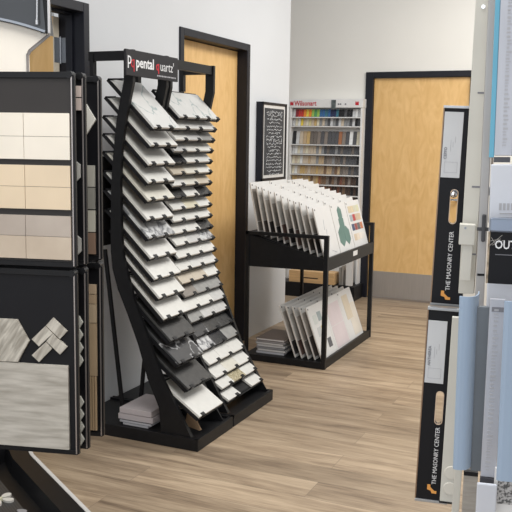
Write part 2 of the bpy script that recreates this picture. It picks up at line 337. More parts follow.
obj('rear_strut', bar(bm_new(), (.86, -4.10, .62), (.80, -4.10, .05), .012, .02), BLACK, r1)
obj('rear_sheet', box(bm_new(), .755, .759, -4.383, -4.085, .98, 1.43), BLACK, r1)
# header sign
sg = obj('header_sign', box(bm_new(), .958, .970, -4.484, -3.988, 1.818, 1.940, .002), mat('sign_charcoal', (.022, .021, .024), .6, spec=.3), r1)
RX = (PI/2, 0, PI/2); X = .9705
text('logo', 'p', .085, TXTW, sg, (X, -4.474, 1.872), RX, .9, label='white letter p of the logo')
text('logo', 'q', .085, TXTR, sg, (X, -4.446, 1.858), RX, .9, label='red letter q of the logo')
text('lettering', 'pental', .072, TXTW, sg, (X, -4.398, 1.862), RX, .95, bold=.0014, label='white bold lettering pental')
text('lettering', 'q', .068, TXTR, sg, (X, -4.212, 1.862), RX, .96, bold=.0014, label='red letter q')
text('lettering', "uartz'", .068, TXTW, sg, (X, -4.172, 1.862), RX, .92, bold=-.0004, label='white thin lettering uartz')
bm = bm_new(); rr = random.Random(5)
y = -4.20
while y < -4.02: l = .006+.006*rr.random(); box(bm, .9702, .9708, y, y+l, 1.832, 1.839); y += l+.005
obj('small_print', bm, TXTLG, sg)
# near column: one wide slab per tray
col1 = [(1.061, 1.578, 'v'), (1.045, 1.492, 'w'), (1.032, 1.400, 'w'), (1.030, 1.312, 'w'), (1.028, 1.224, 'c'), (1.022, 1.128, 'w'), (1.032, 1.037, 'm'), (1.042, .938, 'w'), (1.065, .835, 'w'), (1.090, .742, 'w'), (1.118, .638, 'w'), (1.155, .531, 'd'), (1.201, .420, 'n'), (1.253, .299, 'd'), (1.318, .165, 'w')]
ya, yb = -4.375, -4.118
for i, (x, z, k) in enumerate(col1):
    L = .33 if i < 10 else .30
    if i == 14: L = .26
    t_ = math.radians({11: 42, 12: 40, 13: 38, 14: 34}.get(i, 44))
    tray(r1, x, ya, yb, z, L, [ya+.045, ya+.165] if i != 14 else [ya+.04], t_)
    slab(x, ya, yb, z, L, Q[k][1], f'wide {Q[k][0]} quartz slab, {ORD[i]} tray from the top of the signed rack', 'wide quartz slabs on the signed rack', th_=t_)
# far column: three chips per tray
col2 = [(.970, 1.641, 'V'), (.955, 1.581, 'wvv'), (.945, 1.520, 'wlg'), (.935, 1.459, 'lww'), (.930, 1.397, 'kwv'), (.929, 1.336, 'bcw'), (.928, 1.273, 'wcb'), (.928, 1.209, 'dwd'), (.929, 1.143, 'wyw'), (.932, 1.079, 'www'), (.938, 1.014, 'wwd'), (.950, .949, 'wlm'),
        (.962, .881, 'www'), (.972, .812, 'wvv'), (.986, .741, 'bbw'), (1.005, .670, 'tgg'), (1.028, .600, 'wwl'), (1.045, .532, 'gll'), (1.075, .455, 'ndd'), (1.116, .384, 'mkg'), (1.157, .309, 'www'), (1.197, .240, 'wcw'), (1.235, .186, 'wsw'), (1.275, .125, 'w.w')]
ya, yb = -3.958, -3.50; cw = (yb-ya)/3
PL = ['left', 'middle', 'right']
for i, (x, z, ks) in enumerate(col2):
    L = .20; t_ = math.radians({18: 42, 19: 40, 20: 38, 21: 35, 22: 32, 23: 29}.get(i, 44))
    if ks == 'V':
        tray(r2, x, ya, yb, z, L, [ya+.06, ya+.2, ya+.33, yb-.01])
        slab(x, ya, yb, z, L, Q['v'][1], 'one wide veined white quartz slab across the top tray of the unsigned rack', 'quartz chips on the unsigned rack'); continue
    tray(r2, x, ya, yb, z, L, [ya+cw*j+.75*cw+(.02 if j == 2 else 0) for j in range(3) if ks[j] != '.'], t_)
    for j, k in enumerate(ks):
        if k == '.': continue
        slab(x, ya+cw*j+.001, ya+cw*(j+1)-.001, z, L, Q[k][1], f'{Q[k][0]} quartz chip, {PL[j]}, {ORD[i]} tray from top of the unsigned rack', 'quartz chips on the unsigned rack', th_=t_)
# boards stacked on the base
for i, (z0, th, dx, m_, nm) in enumerate([(.051, .012, .02, 'grey', 'bottom'), (.064, .012, .0, 'w', 'second lowest'), (.080, .030, -.008, 'w', 'thick second highest'), (.112, .03, 0, 'w', 'thick topmost')]):
    bm = bm_new(); x0 = .842+dx; box(bm, x0, x0+.19-dx*2, -4.365, -4.105, z0+.001, z0+th, .001)
    tag(obj('stone_sample_box', bm, mat('pinkish_white_box', (.48, .43, .43), .6) if i > 1 else mat('grey_white_box', (.42, .41, .42), .6)), f'flat pale sample box, {nm} of the stack on the signed rack base', 'sample box', 'sample boxes stacked on the rack base')
bm = bm_new(); prism(bm, [(1.19, .08), (1.215, .19), (1.285, .068), (1.275, .0625)], 'y', -4.30, -4.294)  # thin tan wedge at the foot of the rack upright
tag(obj('tan_wedge', bm, mat('tan_brown', (.40, .26, .15), .8)), 'small tan cardboard piece under the lowest white slab', 'wedge')

# ------------------------------------------------------------------ black cart with sample boards
t = thing('sample_cart', 'black metal two-level cart holding rows of leaning white sample boards', 'cart', (0, 0, 0))
XA, XB, YA, YB, ZT = .80, 1.372, -2.705, -1.645, .905
for (x, y) in ((XA, YA), (XB, YA), (XA, YB), (XB, YB)):
    s = .015 if x > 1 else .012
    obj('post', box(bm_new(), x-s, x+s, y-s, y+s, 0, ZT, .002), BLACK, t)
for y in (YA, YB): obj('top_rail', box(bm_new(), XA-.012, XB+.012, y-.012, y+.012, ZT-.024, ZT, .002), BLACK, t)
bm = bm_new(); box(bm, XA-.012, XB+.012, YA-.012, YB+.012, .0, .045, .002)
box(bm, XB-.004, XB+.012, YA, YB, .04, .062, .001)
obj('bottom_shelf', bm, BLACK, t)
bm = bm_new(); prism(bm, [(XA, .90), (XA, .885), (XB, .715), (XB, .73)], 'y', YA+.012, YB-.012); obj('tray_floor', bm, BLACK, t)
for y in (YA-.004, YB-.006):
    bm = bm_new(); prism(bm, [(XA, .662), (XB, .668), (XB, .745), (XA, .885)], 'y', y, y+.010); obj('tray_side', bm, BLACK, t)
obj('tray_front', box(bm_new(), XB-.004, XB+.014, YA, YB, .668, .755, .002), BLACK, t)
obj('tray_back', box(bm_new(), XA-.010, XA, YA, YB, .662, .90, .002), BLACK, t)
obj('price_label', box(bm_new(), XB+.0142, XB+.0152, -2.16, -2.06, .705, .740), WHITE, t, 'small white label on the tray front')
def sboard(xb, zb, y0, wd, h_, tilt, label, group, art, name='sample_board'):
    """board leaning back: foot at xb,zb"""
    o = thing(name, label, 'sample board', (xb, y0, zb), (0, -tilt, 0), group)
    obj('panel', box(bm_new(), -.008, 0, 0, wd, 0, h_, .001), BOARDW, o)
    obj('edge_strip', box(bm_new(), -.0082, -.0002, -.0006, .001, .004, h_-.004), BOARDE, o, 'beige raw edge')
    bm = bm_new(); tube(bm, (-.002, .022, h_-.018), (.0014, .022, h_-.018), .006); obj('hole', bm, BLACK, o)
    if art: art(o, wd, h_)
    return o
def flat(bm, pts, t0=.0, t1=.0012): return prism(bm, pts, 'x', t0, t1)
def rect(bm, y0, y1, z0, z1): return box(bm, 0, .0014, y0, y1, z0, z1)
def art_generic(seed):
    def f(o, wd, h_):
        r_ = random.Random(seed); base = r_.choice([(.42, .38, .34), (.5, .48, .45), (.35, .33, .30), (.30, .27, .24), (.46, .42, .38)]); dk = r_.choice([(.04, .035, .035), (.10, .08, .07), (.16, .10, .085), (.22, .20, .18)])
        q_ = h_*(.22+.22*r_.random())
        bm = bm_new(); rect(bm, .008, wd-.012, q_+.004, h_*(.70+.18*r_.random())); obj('swatch', bm, mat('swatch_%d' % (seed % 9), base, .6, var=.15, scale=14), o)
        bm = bm_new(); rect(bm, .008, wd-.012, .02, q_); obj('swatch', bm, mat('dark_swatch_%d' % (seed % 7), dk, .6, var=.15, scale=14), o)
    return f
GREEN = mat('sage_green', (.11, .20, .17), .5, var=.05)
def hexpts(cy, cz, r_, ex=1.0): return [(cy+r_*math.cos(PI/6+k*PI/3), cz+r_*ex*math.sin(PI/6+k*PI/3)) for k in range(6)]
def art_lines(o, wd, h_):
    bm = bm_new()
    for (a, b_) in (((.10, .19), (.12, .26)), ((.12, .14), (.14, .19)), ((.16, .04), (.24, .02))): bar(bm, (.001, a[0]+.02, a[1]), (.001, b_[0]+.02, b_[1]), .0015, .003)
    obj('line_drawing', bm, TXTLG, o)
def art_green(o, wd, h_):
    for cy_, cz_, r_, t_ in ((.165, .278, .050, .0012), (.160, .205, .060, .0013), (.105, .112, .070, .0012), (.225, .112, .066, .0014)):
        bm = bm_new(); flat(bm, hexpts(cy_, cz_, r_, 1.05), 0, t_); obj('green_hexagon', bm, GREEN, o)
def art_grid(o, wd, h_):
    cols = [[(.62, .52, .36), (.66, .55, .36), (.60, .58, .44), (.62, .60, .40)], [(.35, .40, .42), (.45, .05, .05), (.55, .42, .28), (.60, .45, .30)], [(.05, .07, .14), (.30, .06, .05), (.12, .12, .12), (.55, .20, .10)], [(.62, .50, .36), (.70, .60, .48), (.75, .68, .60), (.74, .70, .64)]]
    k = 0
    for r_, zc in zip(cols, (.285, .22, .15, .075)):
        for j, cc in enumerate(r_):
            bm = bm_new(); y0 = .035+j*.066; rect(bm, y0, y0+.058, zc-.022, zc+.028)
            obj('colour_chip', bm, mat('cc_%d_%d' % (k, j), cc, .5), o)
        k += 1
rows = 11; bw = .328
BR = ['back', 'second from the back', 'third from the back', 'fourth from the back', 'fifth from the back', 'sixth from the back', 'fifth from the front', 'fourth from the front', 'third from the front', 'second from the front', 'front']
BP = ['near-left stack', 'middle stack', 'right stack']
def tz(x): return .901+(x-XA)*(-.17/(XB-XA))
for i in range(rows):
    xb = .872+(1.352-.872)*i/(rows-1)+random.uniform(-.004, .004); 
    if i == rows-1: xb = 1.352
    tl = math.radians(12+4*i/(rows-1))
    for j in range(3):
        y0 = -2.672+.003+j*(bw+.008)+(0 if i == rows-1 else random.uniform(-.004, .004))
        h_ = .352+(random.uniform(-.005, .008) if i < rows-1 else 0)
        if i == rows-1:
            a = (art_lines, art_green, art_grid)[j]; lb = ('white sample board with thin grey line marks, front row top tray left', 'white sample board with joined sage-green hexagons, front row of the top tray', 'white sample board with a grid of coloured chips, front row of the top tray')[j]
        else: a = art_generic(i*3+j); lb = f'white sample board, {BR[i]} row of the cart top tray, {BP[j]}'
        sboard(xb, tz(xb)+.0058, y0, bw, h_, tl, lb, 'sample boards on the cart top tray', a)
def art_sw(o, wd, h_):
    for k, (y0, z0, cc) in enumerate([(.10, .24, (.60, .62, .58)), (.19, .25, (.33, .38, .38)), (.12, .15, (.55, .56, .54)), (.20, .15, (.62, .50, .16)), (.14, .06, (.70, .69, .66)), (.24, .05, (.10, .10, .11))]):
        bm = bm_new(); rect(bm, y0-.04, y0+.03, z0, z0+.065); obj('colour_chip', bm, mat('lc_%d' % k, cc, .5), o)
PINK = mat('pale_pink_tile', (.66, .57, .57), .45, var=.03); CREAM = mat('cream_tile', (.66, .57, .44), .5, var=.05)
def art_pink(o, wd, h_):
    bm = bm_new(); rect(bm, .03, wd-.02, .01, .165); rect(bm, .03, wd-.02, .169, .325); objs('pink_tile', bm, PINK, o)
def art_cream(o, wd, h_):
    bm = bm_new(); rect(bm, .07, .20, .15, .335); obj('cream_tile', bm, CREAM, o); bm = bm_new(); rect(bm, .13, .30, .02, .147); rect(bm, .203, .30, .147, .26); obj('cream_tile', bm, mat('light_cream_tile', (.70, .64, .55), .5), o)
LR = ['back', 'fourth', 'third', 'second', 'front']
for i in range(5):
    xb = 1.160+.048*i; 
    for j in range(3):
        y0 = -2.672+j*(bw-.01)
        a = (art_sw, art_pink, art_cream)[j] if i == 4 else art_generic(50+i*3+j)
        lb = ('white sample board with grey and yellow swatches, front row of the bottom shelf', 'sample board with two pale pink tiles, front row of the bottom shelf', 'sample board with overlapping cream tiles, front row of the bottom shelf')[j] if i == 4 else f'white sample board, {LR[i]} row on the cart bottom shelf, {BP[j]}'
        sboard(xb, .049, y0, bw-.012, .375, math.radians(20), lb, 'sample boards on the cart bottom shelf', a)
z0 = .0455
BN = ['lowest', 'second lowest', 'third', 'fourth', 'fifth', 'sixth', 'topmost']
for i, (th, cc, dx) in enumerate([(.018, (.50, .50, .52), 0), (.016, (.62, .61, .60), .01), (.014, (.30, .30, .31), .0), (.018, (.55, .55, .55), .006), (.015, (.60, .59, .58), -.004), (.012, (.35, .33, .33), .01), (.016, (.62, .60, .58), 0)]):
    bk = thing('sample_book', f'flat sample book, {BN[i]} in the pile at the left of the cart bottom shelf', 'book', (.855+dx, -2.66, z0), (0, 0, math.radians(random.uniform(-2, 2))), 'sample books piled on the cart')
    bm = bm_new(); box(bm, 0, .21, 0, .30, 0, .002); box(bm, 0, .21, 0, .30, th-.003, th-.001); box(bm, 0, .004, 0, .30, .001, th-.002); obj('cover', bm, mat('book_cover_%d' % i, tuple(c_*.55 for c_ in cc) if i != 6 else (.16, .13, .12), .5), bk)
    obj('pages', box(bm_new(), .004, .207, .003, .297, .002, th-.003), mat('book_pages_%d' % i, cc, .8), bk)
    z0 += th

# ------------------------------------------------------------------ tile page display at the left
PA = math.radians(14.6); PU = Vector((math.cos(PA), math.sin(PA), 0))
STONE = mat('travertine', (.37, .34, .29), .5, col2=(.60, .565, .50), scale=7, stretch=(1, 1, 8), dist=.25, detail=10, lo=.34, hi=.66)
STONED = mat('wood_look_stone', (.33, .30, .25), .5, col2=(.64, .60, .52), scale=11, stretch=(7, 1, 1.2), dist=.3, detail=8, lo=.36, hi=.64, rot=.6)
T1 = mat('cream_wall_tile', (.86, .79, .67), .3, var=.03, scale=5); T2 = mat('sand_wall_tile', (.77, .62, .43), .3, var=.05, scale=5)
T3 = mat('taupe_wall_tile', (.44, .37, .31), .35, col2=(.54, .47, .40), scale=5); T3b = mat('warm_taupe_tile', (.54, .44, .335), .35, col2=(.66, .56, .44), scale=5)
PGK = mat('page_board_black', (.007, .007, .009), .5, spec=.25)
GROUT = mat('grout_grey', (.30, .27, .23), .8)
def page(px, py, z0, z1, width, label, m=PGK, up=True):
    o = thing('display_page', label, 'display page', (px, py, z0), (0, 0, PA), 'swinging tile display pages')
    H = z1-z0
    obj('board', box(bm_new(), -width, -.003, 0, .005, .004, H-.012, .001), m, o)
    obj('frame_bar', box(bm_new(), -width, -.012, -.006, .008, H-.018, H, .002), BLACK, o); obj('frame_bar', box(bm_new(), -width, -.006, -.004, .007, 0, .014, .001), BLACK, o)
    obj('edge_channel', box(bm_new(), -.0105, -.0065, -.0075, -.003, .004, H-.010, .0008), SILVER, o)
    obj('edge_core', box(bm_new(), -.0065, -.0005, -.006, .006, .004, H-.010, .001), BLACK, o)
    bm = bm_new(); tube(bm, (-.016, -.008, H-.008), (-.016, .02, H-.008), .0105, 16); obj('pivot_cap', bm, BLACK, o)
    return o
def tile(o, name, pts, m, th=.007, label=None):
    return obj(name, prism(bm_new(), pts, 'y', -th, 0), m, o, label)
def rc(x0, x1, z0, z1): return [(x0, z0), (x1, z0), (x1, z1), (x0, z1)]
p1u = page(1.7588, -5.9667, 1.155, 1.703, .45, 'upper front tile page with cream, sand and taupe wall tiles', mat('page_board_warm', (.036, .032, .030), .5, spec=.3))
B0 = 1.155
for (za, zb, zc, m1, m2, sm) in ((1.460, 1.5245, 1.590, T1, T1, -.152), (1.3195, 1.3835, 1.4445, T2, T2, -.151), (1.1765, 1.2425, 1.302, T3b, T3, -.152)):
    obj('grout', prism(bm_new(), rc(-.42, -.0165, za-B0, zc-B0), 'y', -.004, 0), GROUT, p1u)
    for (a, b_, mm) in ((za, zb, m1), (zb, zc, m2)):
        tile(p1u, 'wall_tile', rc(sm+.0008, -.016, a+.0006-B0, b_-.0006-B0), mm); tile(p1u, 'wall_tile', rc(-.42, sm-.0008, a+.0006-B0, b_-.0006-B0), mm)
p1l = page(1.7588, -5.9667, .597, 1.146, .45, 'lower front tile page with stone hexagon, herringbone tiles and a large slab')
B1 = .597
tile(p1l, 'hexagon_tile', [(-.185, .996-B1), (-.149, .934-B1), (-.185, .870-B1), (-.258, .868-B1), (-.294, .932-B1), (-.258, .996-B1)], STONED, .008)
for q in ([(-.0741, 1.0066), (-.0318, .969), (-.0537, .9455), (-.0958, .9830)], [(-.0973, .9815), (-.0755, .9610), (-.1183, .9201), (-.1403, .9402)], [(-.0748, .9603), (-.0326, .9227), (-.0544, .8993), (-.0957, .9365)], [(-.097, .9347), (-.0783, .9161), (-.1193, .8733), (-.1413, .8923)]):
    tile(p1l, 'herringbone_tile', [(a, b_-B1) for a, b_ in q], STONED, .008)
tile(p1l, 'large_slab', rc(-.43, -.0305, .6135-B1, .8665-B1), STONE, .009)
GREYP = mat('pale_grey_tile', (.55, .54, .50), .4); 
p2u = page(1.7568, -5.9134, 1.155, 1.703, .45, 'upper middle tile page behind the front one, only its edge strip showing')
tile(p2u, 'square_tile', rc(-.06, -.0115, 1.637-B0, 1.668-B0), mat('pinkish_tile', (.60, .50, .45), .4)); tile(p2u, 'square_tile', rc(-.06, -.0115, 1.600-B0, 1.634-B0), mat('pinkish_tile', (.60, .50, .45), .4))
for z in (1.46, 1.246): tile(p2u, 'angled_tile', [(-.07, z-.072-B0), (-.036, z-.068-B0), (-.018, z-.050-B0), (-.018, z-.014-B0), (-.036, z-B0), (-.07, z-B0)], GREYP)
p2l = page(1.7568, -5.9134, .597, 1.146, .45, 'lower middle tile page with two columns of small pale hexagon mosaics')
for zt in (1.005, .762):
    for k in range(4):
        zc = zt-.02-k*.0385
        tile(p2l, 'hexagon_mosaic', [(-.055, zc-.0185-B1), (-.027, zc-.0185-B1), (-.016, zc-B1), (-.027, zc+.0185-B1), (-.055, zc+.0185-B1)], mat('mosaic_white', (.66, .65, .58), .4))
p3u = page(1.7342, -5.8043, 1.155, 1.703, .45, 'upper rear tile page with a white triangle above grey, cream and brown tiles')
tile(p3u, 'triangle_tile', [(-.08, 1.515-B0), (-.0455, 1.533-B0), (-.0161, 1.5756-B0), (-.0455, 1.622-B0), (-.08, 1.64-B0)], mat('triangle_white', (.80, .78, .71), .4))
for (a, b_, cc) in ((1.377, 1.441, (.50, .48, .42)), (1.310, 1.374, (.34, .33, .29)), (1.241, 1.306, (.60, .58, .49)), (1.173, 1.238, (.30, .20, .145))):
    tile(p3u, 'column_tile', rc(-.085, -.0215, a-B0, b_-B0), mat('ct_%d' % int(a*1000), cc, .4, var=.08))
p3l = page(1.7342, -5.8043, .597, 1.146, .45, 'lower rear tile page with tan tiles above a ribbed wood strip')
for (a, b_, cc) in ((1.050, 1.079, (.53, .40, .27)), (1.0195, 1.048, (.50, .37, .24)), (.960, 1.018, (.55, .43, .29)), (.792, .958, (.50, .37, .235))):
    tile(p3l, 'column_tile', rc(-.085, -.0205, a-B1, b_-B1), mat('ct_%d' % int(a*1000), cc, .4, var=.05))
bm = bm_new()
for k in range(8): box(bm, -.085+k*.008, -.085+k*.008+.0065, -.008, 0, .6165-B1, .7895-B1, .001)
obj('ribbed_tile', bm, mat('ribbed_tan', (.46, .33, .20), .5), p3l)
# stand: base platform + post off to the left
bp = Vector((.8332, -5.0529, 0)); bu = Vector((.835, -.5499, 0)); bw_ = Vector((-.5499, -.835, 0))
base = thing('display_stand', 'low black display platform with a silver trim edge and a perforated black floor', 'display stand', bp, (0, 0, math.atan2(bu.y, bu.x)))
# local: +x along trim, -y toward viewer
wpts = [(.8332, -5.0529), (2.294, -6.015), (1.55, -7.0), (.57, -6.6), (.57, -4.82)]
outer = [((Vector((x, y, 0))-bp).dot(bu), (Vector((x, y, 0))-bp).dot(-bw_)) for x, y in wpts]
def inset(P_, d):
    n_ = len(P_); out = []
    for k in range(n_):
        a, b, c_ = Vector(P_[k-1]), Vector(P_[k]), Vector(P_[(k+1) % n_])
        e1, e2 = (b-a).normalized(), (c_-b).normalized(); n1, n2 = Vector((e1.y, -e1.x)), Vector((e2.y, -e2.x))
        m_ = (n1+n2).normalized(); out.append(tuple(b+m_*(d/max(.35, m_.dot(n1)))))
    return out
inner = inset(outer, .085); inner2 = inset(outer, .10)
bm = bm_new(); loops = [[bm.verts.new((*p, z_)) for p in P_] for P_, z_ in ((outer, 0), (outer, .12), (inner, .12), (inner2, .055))]
for a, b_ in zip(loops, loops[1:]):
    for k in range(5): j = (k+1) % 5; bm.faces.new((a[k], a[j], b_[j], b_[k]))
bm.faces.new(loops[-1]); bm.faces.new(loops[0][::-1]); bmesh.ops.recalc_face_normals(bm, faces=bm.faces)
obj('platform', bm, BLACK, base)
bm = bm_new()
for a, b_ in zip(outer, outer[1:]+outer[:1]): bar(bm, (*a, .115), (*b_, .115), .016, .016)
obj('trim_edge', bm, mat('trim_grey', (.62, .60, .57), .4), base)
def mesh_mat():
    m = bpy.data.materials.new('perforated_black'); m.use_nodes = True; n = m.node_tree.nodes; L = m.node_tree.links; b = n['Principled BSDF']; b.inputs['Roughness'].default_value = .45
    tc = n.new('ShaderNodeTexCoord'); br = n.new('ShaderNodeTexBrick'); br.offset = 0
    for k, v in (('Scale', 1.0), ('Mortar Size', .0032), ('Brick Width', .011), ('Row Height', .011)): br.inputs[k].default_value = v
    br.inputs['Color1'].default_value = (.004, .004, .004, 1); br.inputs['Color2'].default_value = (.004, .004, .004, 1); br.inputs['Mortar'].default_value = (.055, .055, .055, 1)
    L.new(tc.outputs['Object'], br.inputs['Vector']); L.new(br.outputs['Color'], b.inputs['Base Color']); return m
obj('perforated_floor', prism(bm_new(), inset(outer, .16), 'z', .0551, .060), mesh_mat(), base)
ps = thing('page_post', 'tall black post assembly on the platform that carries the tile pages', 'post', (1.285, -6.02, .061), (0, 0, PA))
obj('post', box(bm_new(), -.03, -.0, -.08, .16, 0, 1.66, .003), BLACK, ps)
obj('hinge_tube', tube(bm_new(), (.0, -.06, 1.635), (.0, .15, 1.635), .008), BLACK, ps)
# flower mosaic lying on the perforated floor
fl = thing('flower_mosaic', 'white petalled stone flower mosaic lying on the perforated platform', 'mosaic tile', (.935, -5.385, .0605))
fl.scale = (1.35, 1.35, 1.35)
PET = mat('petal_white', (.74, .71, .64), .4, var=.05)
def petal(bm, ang, l, w_, cx=0, cy=0):
    pts = []
    for k in range(14):
        a = 2*PI*k/14; u = .5-.5*math.cos(a); v = math.sin(a)*w_*(.5+.5*u**.7)
        pts.append((u*l+.010, v))
    pts = [(cx+x*math.cos(ang)-y*math.sin(ang), cy+x*math.sin(ang)+y*math.cos(ang)) for x, y in pts]
    return prism(bm, pts, 'z', 0, .007)
for k in range(5): obj('petal', petal(bm_new(), k*2*PI/5+.25, .036, .014), PET, fl)
bm = bm_new(); bmesh.ops.create_cone(bm, cap_ends=True, segments=16, radius1=.011, radius2=.009, depth=.008, matrix=Matrix.Translation((0, 0, .004))); obj('flower_centre', bm, mat('petal_yellow', (.66, .64, .46), .4), fl)
g2 = obj('grey_pebble', petal(bm_new(), 0, .045, .018), mat('pebble_grey', (.30, .30, .31), .4)); g2.location = (1.055, -5.432, .0605)
tag(g2, 'grey oval stone lying beside the white flower mosaic', 'stone')

# sample stand behind the pages, in front of the open door: dark curved head above a cream board
hs = thing('sink_sample_stand', 'dark grey curved head with chrome rod above a cream board, behind the tile pages', 'display', (1.1724, -5.4547, .061), (0, 0, math.radians(20)))
Z = 1.8994-.06
crv = []
for k in range(13):
    a = k/12; s = -.30+.385*a; crv.append((s, 1.936-.06-.053*max(0, (s+.17)/.255)**1.6))
obj('curved_head', prism(bm_new(), crv+[(.066, 2.12-.06), (-.30, 2.12-.06)], 'y', -.03, .06), mat('graphite_grey', (.055, .058, .062), .35, .3), hs)
bm = bm_new()
for a, b_ in zip(crv, crv[1:]): bar(bm, (a[0], -.034, a[1]+.006), (b_[0], -.034, b_[1]+.006), .012, .008)
obj('rim', bm, ZINC, hs)
bm = bm_new(); tube(bm, (.058, -.042, 1.925-.06), (.064, -.042, 2.11-.06), .0035); tube(bm, (.0575, -.042, 1.912-.06), (.058, -.042, 1.928-.06), .006); obj('rod', bm, CHROME, hs)
obj('side_post', box(bm_new(), .066, .092, -.028, -.016, 1.885-.06, 2.12-.06), BLACK, hs)
obj('edge_strip', box(bm_new(), .092, .0975, -.028, -.016, 1.885-.06, 2.12-.06), mat('pale_edge', (.55, .54, .55), .4), hs)
cb = [(-.30, .9), (.0075, .9), (.0075, 1.815-.06), (.013, 1.828-.06), (.085, 1.885-.06)]+[(s, z_-.001) for s, z_ in crv[::-1]]
obj('cream_board', prism(bm_new(), cb, 'y', -.01, .02), mat('cream_solid_surface', (.93, .86, .75), .4, var=.02), hs)
ed = bm_new(); 
for a, b_ in (((.0085, .9), (.0085, 1.815-.06)), ((.0085, 1.815-.06), (.0145, 1.827-.06)), ((.0145, 1.827-.06), (.088, 1.886-.06))): bar(ed, (a[0], -.004, a[1]), (b_[0], -.004, b_[1]), .004, .018)
obj('board_edge', ed, mat('board_edge_grey', (.25, .23, .22), .5), hs)
obj('stand_post', box(bm_new(), -.30, -.25, .02, .05, 0, 2.0), BLACK, hs)

# ------------------------------------------------------------------ right foreground: hanging sample boards
RA = math.radians(11)
def rthing(name, label, cat, loc, tilt=0.0, group=None):
    o = thing(name, label, cat, loc, (0, 0, RA), group)
    if tilt: o.rotation_euler = (Matrix.Rotation(RA, 3, 'Z') @ Matrix.Rotation(math.radians(tilt), 3, 'Y')).to_euler()
    return o
def rbox(bm, w_, h_, y0, y1, cx=0, cz=0, bev=.001): return box(bm, cx-w_/2, cx+w_/2, y0, y1, cz-h_/2, cz+h_/2, bev)
def slot_board(loc, w_, h_, tilt, label, word, lab_z, lab_h, slot_z, txt_z, strip_bottom):
    o = rthing('sample_board', label, 'sample board', loc, tilt, 'slotted black sample boards at the right')
    # frame of strips around the slot so that the slot is a real hole
    sw, shh = .0125, .064; T0, T1_ = 0, .010; sx = .002
    bm = bm_new()
    def rounded(cx, cz, a, b_, n=8):
        pts = []
        for k in range(n+1): an = PI*k/n; pts.append((cx+a/2*math.cos(an), cz+b_/2-a/2+a/2*math.sin(an)))
        for k in range(n+1): an = PI+PI*k/n; pts.append((cx+a/2*math.cos(an), cz-b_/2+a/2+a/2*math.sin(an)))
        return pts
    hole = rounded(sx, slot_z, sw, shh); n = len(hole); hz = shh/2+.004; ha = sw/2; cz1 = shh/2-ha
    box(bm, -w_/2, sx-ha, T0, T1_, slot_z-hz, slot_z+hz); box(bm, sx+ha, w_/2, T0, T1_, slot_z-hz, slot_z+hz)
    box(bm, -w_/2, w_/2, T0, T1_, slot_z+hz, h_/2); box(bm, -w_/2, w_/2, T0, T1_, -h_/2, slot_z-hz)
    for sg_ in (1, -1):
        arc = [(sx+ha*math.cos(PI*k/8), slot_z+sg_*(cz1+ha*math.sin(PI*k/8))) for k in range(9)]
        for (a, b_) in zip(arc, arc[1:]): prism(bm, [a, b_, (b_[0], slot_z+sg_*hz), (a[0], slot_z+sg_*hz)], 'y', T0, T1_)
    obj('board', bm, PGK, o)
    bm = bm_new(); box(bm, -w_/2-.0022, -w_/2, -.001, .012, -h_/2, h_/2); obj('side_edge', bm, mat('bronze_edge', (.30, .20, .13), .4, .5), o)
    bm = bm_new(); box(bm, -w_/2-.002, w_/2, -.003, .014, h_/2, h_/2+.005, .0006); box(bm, -w_/2-.002, w_/2, -.003, .014, -h_/2-.005, -h_/2, .0006); objs('end_channel', bm, mat('pale_channel', (.45, .46, .47), .35, .7), o)
    pts = []
    r0 = rounded(sx, slot_z, sw+.0028, shh+.0028)
    bm = bm_new()
    a_ = [bm.verts.new((p[0], -.001, p[1])) for p in r0]; c_ = [bm.verts.new((p[0], -.001, p[1])) for p in hole]; d_ = [bm.verts.new((p[0], .010, p[1])) for p in hole]
    for k in range(n): j = (k+1) % n; bm.faces.new((a_[k], a_[j], c_[j], c_[k])); bm.faces.new((c_[k], c_[j], d_[j], d_[k]))
    obj('slot_rim', bm, mat('slot_rim_tan', (.62, .47, .34), .5), o)
    lab = obj('label', box(bm_new(), -.0175, .0175, -.0012, 0, lab_z-lab_h/2, lab_z+lab_h/2, .0004), mat('label_paper', (.62, .63, .64), .6), o, 'pale paper label')
    lab.location.x = -w_/2+.0185
    RT = (PI/2, -PI/2, 0)
    text('label_lettering', word, .0075, TXTG, lab, (-.009, -.0016, lab_z-lab_h*.22), RT, ext=.0002, bold=.0001)
    bm = bm_new()
    for k, (a, l) in enumerate(((.0, .022), (.004, .010), (.008, .012), (.0, .0))):
        if l: box(bm, -.003+a, -.002+a, -.0015, -.0012, lab_z-.012+a*2, lab_z-.012+a*2+l)
    obj('small_print', bm, TXTLG, lab)
    bm = bm_new(); zc = lab_z-lab_h*.34; bwid = .012; bh = .010
    for q in ((-bwid, bwid, zc-bh, zc-bh+.0006), (-bwid, bwid, zc+bh-.0006, zc+bh), (-bwid, -bwid+.0006, zc-bh, zc+bh), (bwid-.0006, bwid, zc-bh, zc+bh)): box(bm, q[0], q[1], -.0015, -.0012, q[2], q[3])
    obj('box_outline', bm, TXTLG, lab)
    text('lettering', 'THE MASONRY CENTER', .0118, TXTW, o, (sx+.004, -.0008, txt_z), RT, ext=.0003, bold=-.00005, sx=.90)
    bm = bm_new(); zl = txt_z-.012
    prism(bm, [(-.010, zl+.011), (-.004, zl+.011), (-.004, zl+.006), (.004, zl-.001), (.008, zl-.001), (.008, zl-.006), (-.001, zl-.006), (-.003, zl-.001), (-.010, zl+.001)], 'y', -.0010, 0)
    obj('logo', bm, ORANGE, o, 'orange stepped logo')
    return o
slot_board((2.8785, -6.3165, 1.4027), .054, .372, 1.35, 'black slotted sample board with a CEPPO label, hanging in front of the far door', 'CEPPO', .118, .123, .002, -.160, 0)
slot_board((2.8805, -6.3721, 1.0270), .060, .373, 1.35, 'black slotted sample board hanging directly below the upper one', 'ANTHEREA', .106, .121, -.002, -.155, 0)
